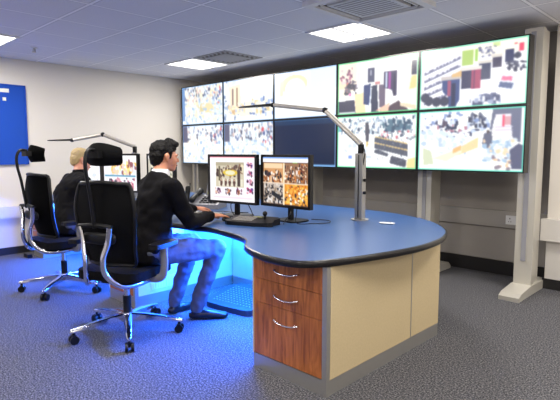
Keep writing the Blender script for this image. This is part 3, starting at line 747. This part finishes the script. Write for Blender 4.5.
t = thing('desk_phone', 'grey and black desk phone with a tilted display, beside the near keyboard', 'phone', (-3.82, 2.90, .7315), .55); t.scale = (1.2, 1.15, 1.2)
bm = bmesh.new(); prism([(-.13, -.11), (.13, -.11), (.13, .11), (-.13, .11)], 0, .04, bm)
for v in bm.verts:
    if v.co.z > .01: v.co.z = .035+(v.co.y+.11)*.30
obj('base', bm, 'grey', t, bevel=.006)
mtx = Matrix.Translation((.03, .09, .1)) @ Matrix.Rotation(math.radians(-32), 4, 'X')
d = obj('display_hood', box(-.075, .075, -.005, .012, -.02, .11, mtx=mtx), 'grey', t, bevel=.004)
obj('display', box(-.058, .058, -.008, -.005, .0, .09, mtx=mtx), 'lcd', d)
bm = bmesh.new()
for i in range(5):
    for j_ in range(4): 
        y = -.08+j_*.035; box(-.04+i*.03, -.02+i*.03, y, y+.022, .037+(y+.12)*.3, .044+(y+.12)*.3, bm)
obj('keys', bm, 'black', t)
bm = bmesh.new(); chain(bm, [((-.095, -.09, .07), .026), ((-.095, 0, .1), .018), ((-.095, .1, .125), .028)])
obj('handset', bm, 'black', t, smooth=True)
t = thing('cordless_phone', 'black handset standing upright in its cradle left of the desk phone', 'phone', (-3.99, 2.78, .7315), .5)
obj('cradle', box(-.045, .045, -.05, .05, 0, .05), 'black', t, bevel=.012)
bm = bmesh.new(); chain(bm, [((0, 0, .05), (.027, .016, .02)), ((0, .02, .13), (.025, .014, .02)), ((0, .035, .19), (.027, .018, .02))]); obj('handset', bm, 'black', t, smooth=True)
obj('antenna', cyl((.018, .04, .2), (.018, .045, .235), .005), 'black', t)

# ------------------------------------------------------------------ task chairs  (local: faces +y, hub at the origin)
def make_chair(label, loc, rz):
    t = thing('task_chair', label, 'office chair', loc, rz, 'mesh task chairs of the operators')
    # five star base
    b = cyl((0, 0, .085), (0, 0, .15), .045, .036, seg=20); obj('hub', b, 'polished', t, smooth=True)
    for k_ in range(5):
        a = math.radians(90+72*k_+BASE_TWIST[0]); d = V((math.cos(a), math.sin(a), 0)); s = V((-d.y, d.x, 0))
        bm = bmesh.new(); rr = []
        for f, w_, z0, z1 in ((.02, .030, .09, .145), (.13, .026, .095, .138), (.27, .021, .09, .118), (.375, .016, .078, .100), (.39, .010, .078, .094)):
            c = d*f; rr.append([bm.verts.new(c+s*w_*x+V((0, 0, z))) for x, z in ((-1, z0), (1, z0), (1, z1-.006), (.6, z1), (-.6, z1), (-1, z1-.006))])
        for A, B_ in zip(rr, rr[1:]):
            for i in range(6): bm.faces.new((A[i], A[(i+1) % 6], B_[(i+1) % 6], B_[i]))
        bm.faces.new(rr[0][::-1]); bm.faces.new(rr[-1])
        lg = obj('base_leg', bm, 'polished', t, bevel=.003, smooth=True)
        c = d*.365
        bm = bmesh.new()
        for sg in (-1, 1): cyl(c+s*sg*.010+V((0, 0, .029)), c+s*sg*.028+V((0, 0, .029)), .029, bm=bm, seg=20)
        cyl(c+V((0, 0, .03)), c+V((0, 0, .085)), .009, bm=bm); box(-.012, .012, -.026, .02, .045, .062, bm, Matrix.Translation(c) @ Matrix.Rotation(a, 4, 'Z'))
        obj('caster', bm, 'black', lg, smooth=True)
    obj('gas_column', cyl((0, 0, .14), (0, 0, .27), .028, seg=20), 'black', t, smooth=True)
    obj('piston', cyl((0, 0, .14), (0, 0, .40), .021, seg=20), 'polished', t, smooth=True)
    b = box(-.10, .10, -.14, .12, .385, .43); obj('tilt_mechanism', b, 'black', t, bevel=.02)
    # seat
    bm = bmesh.new(); prism(closed_smooth([(-.22, -.22), (0, -.24), (.22, -.22), (.25, 0), (.245, .19), (.12, .25), (-.12, .25), (-.245, .19), (-.25, 0)], 4), .43, .49, bm)
    for v in bm.verts:
        if v.co.y > .2: v.co.z -= (v.co.y-.2)*.5
    obj('seat', bm, 'blacksoft', t, bevel=.022, segs=3, smooth=True)
    # two bright S shaped frame tubes that sweep from under the seat up the back
    for s in (-1, 1):
        obj('back_frame', tube([(s*.20, .16, .415), (s*.20, .02, .405), (s*.175, -.14, .395), (s*.125, -.25, .415), (s*.075, -.315, .50), (s*.07, -.325, .60), (s*.095, -.305, .70), (s*.115, -.31, .80)], .0165, seg=12, flat=1.2), 'polished', t, smooth=True)
    # backrest: curved mesh sheet with a rim
    def bk(u, v):   # u -1..1, v 0..1
        w_ = (.175+.058*math.sin(PI*min(1, v*1.15)*.5)) * (1-.18*max(0, v-.75)/.25)
        y = -.195-.035*math.sin(v*PI*.9)-.055*v+.06*u*u
        return V((u*w_, y, .53+.55*v-.02*u*u*v))
    bm = bmesh.new(); N1, N2 = 14, 18; G = [[bm.verts.new(bk(-1+2*i/N1, j_/N2)) for i in range(N1+1)] for j_ in range(N2+1)]
    for j_ in range(N2):
        for i in range(N1): bm.faces.new((G[j_][i], G[j_][i+1], G[j_+1][i+1], G[j_+1][i]))
    bmesh.ops.solidify(bm, geom=bm.faces[:], thickness=.012)
    bkm = obj('backrest', bm, 'blacksoft', t, smooth=True)
    rim = [bk(-1, v/6) for v in range(7)]+[bk(u/3, 1) for u in range(-2, 4)]+[bk(1, v/6) for v in range(5, -1, -1)]+[bk(u/3, 0) for u in range(2, -3, -1)]+[bk(-1, 0)]
    obj('rim', tube(rim, .014, seg=8, smooth=3), 'black', bkm, smooth=True)
    # cross bar, lumbar pad
    obj('cross_bar', tube([(-.125, -.305, .80), (0, -.305, .81), (.125, -.305, .80)], .015, seg=10), 'black', t, smooth=True)
    bm = bmesh.new(); hull(bm, [((-.10, -.272, .72), (.03, .012, .035)), ((.10, -.272, .72), (.03, .012, .035)), ((0, -.28, .72), (.04, .012, .04))]); obj('lumbar_pad', bm, 'black', t, smooth=True)
    # headrest on a hooked arm
    obj('headrest_arm', tube([(-.0, -.31, .79), (0, -.325, .90), (0, -.345, 1.03), (0, -.37, 1.15), (0, -.37, 1.235), (0, -.34, 1.285), (0, -.285, 1.285)], .012, seg=10), 'black', t, smooth=True)
    bm = bmesh.new(); G = []
    for j_ in range(9):
        row = []; vv = j_/8
        for i in range(13):
            u = -1+i/6; hw = .150*math.sqrt(max(.02, 1-abs(2*vv-1)**3.2*.35)); hh = .15*(1-.25*u*u)
            row.append(bm.verts.new((u*hw, -.245-.02*math.sin(PI*vv)+.06*u*u, 1.258+(vv-.5)*hh-.012*u*u)))
        G.append(row)
    for j_ in range(8):
        for i in range(12): bm.faces.new((G[j_][i], G[j_][i+1], G[j_+1][i+1], G[j_+1][i]))
    bmesh.ops.solidify(bm, geom=bm.faces[:], thickness=.035)
    hr = obj('headrest', bm, 'blacksoft', t, bevel=.012, segs=3, smooth=True)
    obj('headrest_bracket', box(-.045, .045, -.31, -.265, 1.235, 1.28), 'black', hr, bevel=.008)
    # arms
    for s in (-1, 1):
        bm = tube([(s*.18, .0, .405), (s*.28, .0, .42), (s*.315, -.01, .50), (s*.32, -.02, .64)], .019, seg=10, flat=1.5)
        ar = obj('armrest_support', bm, 'silverplastic' if False else 'grey', t, smooth=True)
        bm = prism(closed_smooth([(s*.32-.042, -.13), (s*.32, -.15), (s*.32+.042, -.13), (s*.32+.045, .08), (s*.32, .11), (s*.32-.045, .08)], 4), .642, .672)
        obj('armrest_pad', bm, 'black', t, bevel=.010, smooth=True)
    return t
BASE_TWIST = [1]
c1 = make_chair('black high backed mesh task chair with bright frame under the near dark haired operator', (-3.13, 1.66, 0), math.radians(26))
c2 = copy_tree(c1); c2.location = (-4.56, 1.80, 0); c2.rotation_euler.z = math.radians(5)
c2['label'] = 'black high backed mesh task chair seen side on, under the far grey haired operator'

# ------------------------------------------------------------------ people
def frame(origin, fwd, up):
    f = V(fwd).normalized(); u = V(up); r = f.cross(u).normalized(); u = r.cross(f).normalized()
    m = Matrix((r, f, u)).transposed().to_4x4(); m.translation = V(origin); return m     # local x right, y forward, z up

def head_bm(bm, H):
    hull(bm, [((0, -.018, .035), (.074, .088, .078)), ((0, .012, .0), (.070, .080, .07))], H)      # skull
    hull(bm, [((0, .03, .0), (.062, .058, .05)), ((0, .062, -.075), (.034, .026, .024)), ((0, .0, -.055), (.055, .045, .03))], H)  # face to chin
    hull(bm, [((0, .088, .012), (.008, .010, .01)), ((0, .104, -.020), (.012, .011, .009)), ((0, .085, -.022), (.016, .012, .008))], H)   # nose
    for s in (-1, 1):
        hull(bm, [((s*.03, .076, .022), (.024, .014, .007)), ((s*.012, .082, .022), (.012, .012, .007))], H)         # brow
        hull(bm, [((s*.036, .060, -.02), (.022, .022, .018)), ((s*.03, .05, -.045), (.025, .025, .02))], H)           # cheek
        hull(bm, [((s*.076, -.008, .010), (.009, .018, .018)), ((s*.075, -.002, -.022), (.007, .010, .012))], H)      # ear
    hull(bm, [((0, .088, -.046), (.020, .010, .006)), ((0, .085, -.056), (.018, .010, .006))], H)

def hand_bm(bm, wrist, fwd, up, side, curl=.5, L=1.0):
    """palm, four bent fingers and a thumb; side=+1 thumb to local +x"""
    H = frame(wrist, fwd, up)
    hull(bm, [((0, .0, 0), (.026, .02, .018)), ((-.028, .085, 0), .012), ((.030, .085, 0), .012), ((0, .05, .004), (.036, .03, .013))], H)
    for i, (x, ln) in enumerate(((.031, .075), (.011, .084), (-.011, .078), (-.031, .062))):
        x *= side; a = 0; p = V((x, .088, 0)); pts = [(tuple(p), .0095)]
        for seg, (f, da) in enumerate(((.42, .35), (.32, .7), (.26, .8))):
            a += da*curl; p = p+V((x*.10, math.cos(a)*ln*f*1.15, -math.sin(a)*ln*f*1.15)); pts.append((tuple(p), .0088-.0008*seg))
        chain(bm, pts, H)
    s = side
    chain(bm, [((s*.022, .018, -.004), .014), ((s*.048, .05, -.014), .0115), ((s*.056, .082, -.020), .0098), ((s*.050, .108, -.024), .0085)], H)

def person(name, label, pel, chest, neck, head, hfwd, rsh, lsh, relb, lelb, rwr, lwr, rh, lh, rknee, lknee, rank, lank, rtoe, ltoe, skin, hair, suit):
    o = thing(name, label, 'person', (pel[0], pel[1], 0)); off = V((-pel[0], -pel[1], 0))
    T = Matrix.Translation(off)
    pel, chest, neck, head, rsh, lsh, relb, lelb, rwr, lwr, rknee, lknee, rank, lank, rtoe, ltoe = [V(q) for q in (pel, chest, neck, head, rsh, lsh, relb, lelb, rwr, lwr, rknee, lknee, rank, lank, rtoe, ltoe)]
    ax = (rsh-lsh).normalized()
    hipR, hipL = pel+ax*.095, pel-ax*.095
    H = T @ frame(head, hfwd, (0, 0, 1))
    # body: one continuous surface
    bm = bmesh.new(); head_bm(bm, H)
    hb = head+V(hfwd).normalized()*-.02+V((0, 0, -.05))
    chain(bm, [(hb, .055), (neck, .056)], T)
    hull(bm, [(neck+V((0, 0, -.02)), .055), (chest, (.12, .10, .12)), (rsh-ax*.04, .05), (lsh+ax*.04, .05)], T)
    hull(bm, [(chest, (.12, .10, .12)), (pel, (.13, .10, .10))], T)
    for sh, el, wr in ((rsh, relb, rwr), (lsh, lelb, lwr)): chain(bm, [(sh, .045), (el, .036), (wr, .024)], T)
    for hp, kn, an, to in ((hipR, rknee, rank, rtoe), (hipL, lknee, lank, ltoe)): chain(bm, [(hp, .075), (kn, .048), (an, .033)], T); chain(bm, [(an, .033), (V((an.x, an.y, .06)), .030)], T); chain(bm, [(V((an.x, an.y, .045)), .028), (an.lerp(to, .8)*1.0-V((0, 0, an.lerp(to, .8).z-.03)), .018)], T)
    for wr, (hf, up, c_), sd in ((rwr, rh, -1), (lwr, lh, 1)): hand_bm(bm, tuple(wr+off), hf, up, sd, c_)
    body = organic('body', bm, skin, o, voxel=.0055, smooth=3)
    # eyes, brows, mouth
    for q in (-1, 1):
        e = obj('eye', ellipsoid((q*.030, .083, .006), (.011, .008, .006), None, H, 2), 'eyew', o, smooth=True)
        obj('pupil', ellipsoid((q*.030, .0905, .006), (.0045, .003, .0045), None, H, 2), 'hair', e, smooth=True)
        bm = bmesh.new(); hull(bm, [((q*.018, .093, .03), .0035), ((q*.045, .082, .031), .003)], H); obj('eyebrow', bm, hair, o, smooth=True)
    bm = bmesh.new(); hull(bm, [((-.020, .088, -.052), .004), ((0, .0975, -.051), .005), ((.020, .088, -.052), .004)], H); obj('lips', bm, 'lips', o, smooth=True)
    # hair
    bm = bmesh.new()
    hull(bm, [((0, -.030, .048), (.080, .088, .078)), ((0, .022, .072), (.064, .062, .05))], H)
    hull(bm, [((0, -.055, .01), (.076, .060, .06)), ((0, -.060, -.04), (.058, .040, .035))], H)
    for s in (-1, 1): hull(bm, [((s*.068, .012, .04), (.012, .022, .03)), ((s*.070, .014, .008), (.008, .012, .02))], H)
    if hair == 'hair': hull(bm, [((-.03, .060, .105), .022), ((.035, .066, .100), .022), ((0, .02, .115), .03)], H)
    organic('hair', bm, hair, o, voxel=.0045, smooth=3, wrinkle=.003, wscale=60)
    # shirt collar
    bm = bmesh.new(); nn = (neck-chest).normalized()
    A = T @ neck+V((0, .006, .030))
    hull(bm, [(A, (.062, .064, .014)), (A-V((0, 0, .035)), (.070, .070, .02))]); organic('shirt_collar', bm, 'shirt' if suit == 'suit' else suit, o, voxel=.006, smooth=2)
    # jacket
    bm = bmesh.new(); up = V((0, 0, 1))
    hull(bm, [(chest, (.175, .125, .15)), (neck-V((0, .014, .004)), (.076, .066, .034)), (rsh-ax*.03, (.07, .075, .062)), (lsh+ax*.03, (.07, .075, .062))], T)
    hull(bm, [(chest-V((0, 0, .03)), (.175, .128, .12)), ((pel+chest)/2, (.165, .125, .12))], T)
    hull(bm, [((pel+chest)/2, (.165, .125, .10)), (pel+V((0, 0, .0)), (.178, .15, .075)), (pel+V((0, -.035, -.045)), (.172, .14, .04)), (pel+V((0, .06, -.01)), (.165, .13, .06))], T)
    hull(bm, [(pel-ax*.06, (.13, .15, .06)), (pel+ax*.085+V((0, .03, .0)), (.09, .13, .075))], T)
    for sh, el, wr in ((rsh, relb, rwr), (lsh, lelb, lwr)):
        w2 = wr+(el-wr).normalized()*.03; chain(bm, [(sh, .073), ((sh*.5+el*.5), .062), (el, .056), (w2, .041)], T)
    organic('jacket', bm, suit, o, voxel=.0085, smooth=4, wrinkle=.011, wscale=8)
    # trousers
    bm = bmesh.new()
    hull(bm, [(hipR, (.085, .09, .08)), (hipL, (.085, .09, .08))], T)
    for hp, kn, an in ((hipR, rknee, rank), (hipL, lknee, lank)):
        dn = (an-kn).normalized(); chain(bm, [(hp+(kn-hp)*.1, .090), ((hp+kn)/2, .088), (kn, .070), (kn+(an-kn)*.4, .064), (an-dn*.01, .058), (an+dn*.03, .050)], T)
    organic('trousers', bm, 'trouser', o, voxel=.0085, smooth=4, wrinkle=.010, wscale=11)
    for an, to in ((rank, rtoe), (lank, ltoe)):
        d = V((to.x-an.x, to.y-an.y, 0)).normalized(); heel = an-d*.035; heel.z = .032
        bm = bmesh.new(); tp = to.copy(); tp.z = .026; mid = (heel+tp)/2
        hull(bm, [(heel, (.036, .036, .030)), (mid+V((0, 0, .012)), (.042, .042, .034))], T); hull(bm, [(mid+V((0, 0, .010)), (.046, .046, .036)), (tp-d*.01, (.040, .040, .026))], T)
        chain(bm, [(heel+V((0, 0, .02))+d*.025, .038), (V((an.x, an.y, .11)), .042)], T)
        sh = organic('shoe', bm, 'leather', o, voxel=.006, smooth=3)
        for v in sh.data.vertices: v.co.z = max(v.co.z, .001)
    return o
person('person', 'dark haired person in a black suit jacket using a mouse at the near workstation',
       pel=(-3.06, 1.80, .575), chest=(-3.06, 1.86, .90), neck=(-3.075, 1.915, 1.115), head=(-3.085, 1.965, 1.235), hfwd=(.22, 1, -.10),
       rsh=(-2.885, 1.88, 1.03), lsh=(-3.265, 1.93, 1.03), relb=(-2.85, 2.01, .78), lelb=(-3.40, 2.16, .82), rwr=(-2.985, 2.31, .785), lwr=(-3.40, 2.46, .795),
       rh=((.0, 1, -.08), (0, 0, 1), .45), lh=((-.15, 1, -.1), (0, 0, 1), .6),
       rknee=(-2.84, 2.24, .565), lknee=(-3.18, 2.27, .56), rank=(-3.00, 2.17, .11), lank=(-3.24, 2.13, .11), rtoe=(-2.87, 2.33, .03), ltoe=(-3.26, 2.32, .03),
       skin='skin', hair='hair', suit='suit')
person('person', 'fair grey haired person in a dark suit leaning forward at the far workstation',
       pel=(-4.66, 1.90, .575), chest=(-4.84, 1.98, .86), neck=(-4.86, 2.10, 1.06), head=(-4.905, 2.155, 1.185), hfwd=(.25, 1, -.28),
       rsh=(-4.62, 2.04, .98), lsh=(-5.0, 2.06, .98), relb=(-4.55, 2.14, .77), lelb=(-5.14, 2.14, .79), rwr=(-4.78, 2.31, .79), lwr=(-5.06, 2.34, .79),
       rh=((-.1, 1, -.1), (0, 0, 1), .5), lh=((.1, 1, -.1), (0, 0, 1), .5),
       rknee=(-4.50, 2.28, .56), lknee=(-4.84, 2.28, .56), rank=(-4.50, 2.22, .11), lank=(-4.86, 2.22, .11), rtoe=(-4.46, 2.42, .03), ltoe=(-4.88, 2.42, .03),
       skin='skin2', hair='hair2', suit='suit2')

# ------------------------------------------------------------------ light and camera
w = bpy.data.worlds.new('World'); SC.world = w; w.use_nodes = True
w.node_tree.nodes['Background'].inputs[0].default_value = (.6, .65, .8, 1); w.node_tree.nodes['Background'].inputs[1].default_value = .3
cam = bpy.data.cameras.new('Camera'); cam.sensor_width = 36; cam.lens = 490/560*36; cam.clip_start = .05
co = bpy.data.objects.new('Camera', cam); C.objects.link(co); co.location = (0, 0, 1.28)
co.rotation_euler = (PI/2-math.atan(49/490), 0, math.radians(44.3)); SC.camera = co
SC.view_settings.view_transform = 'Standard'; SC.view_settings.look = 'None'; SC.view_settings.gamma = 1
SC.view_settings.exposure = 0.32; SC.view_settings.use_curve_mapping = False
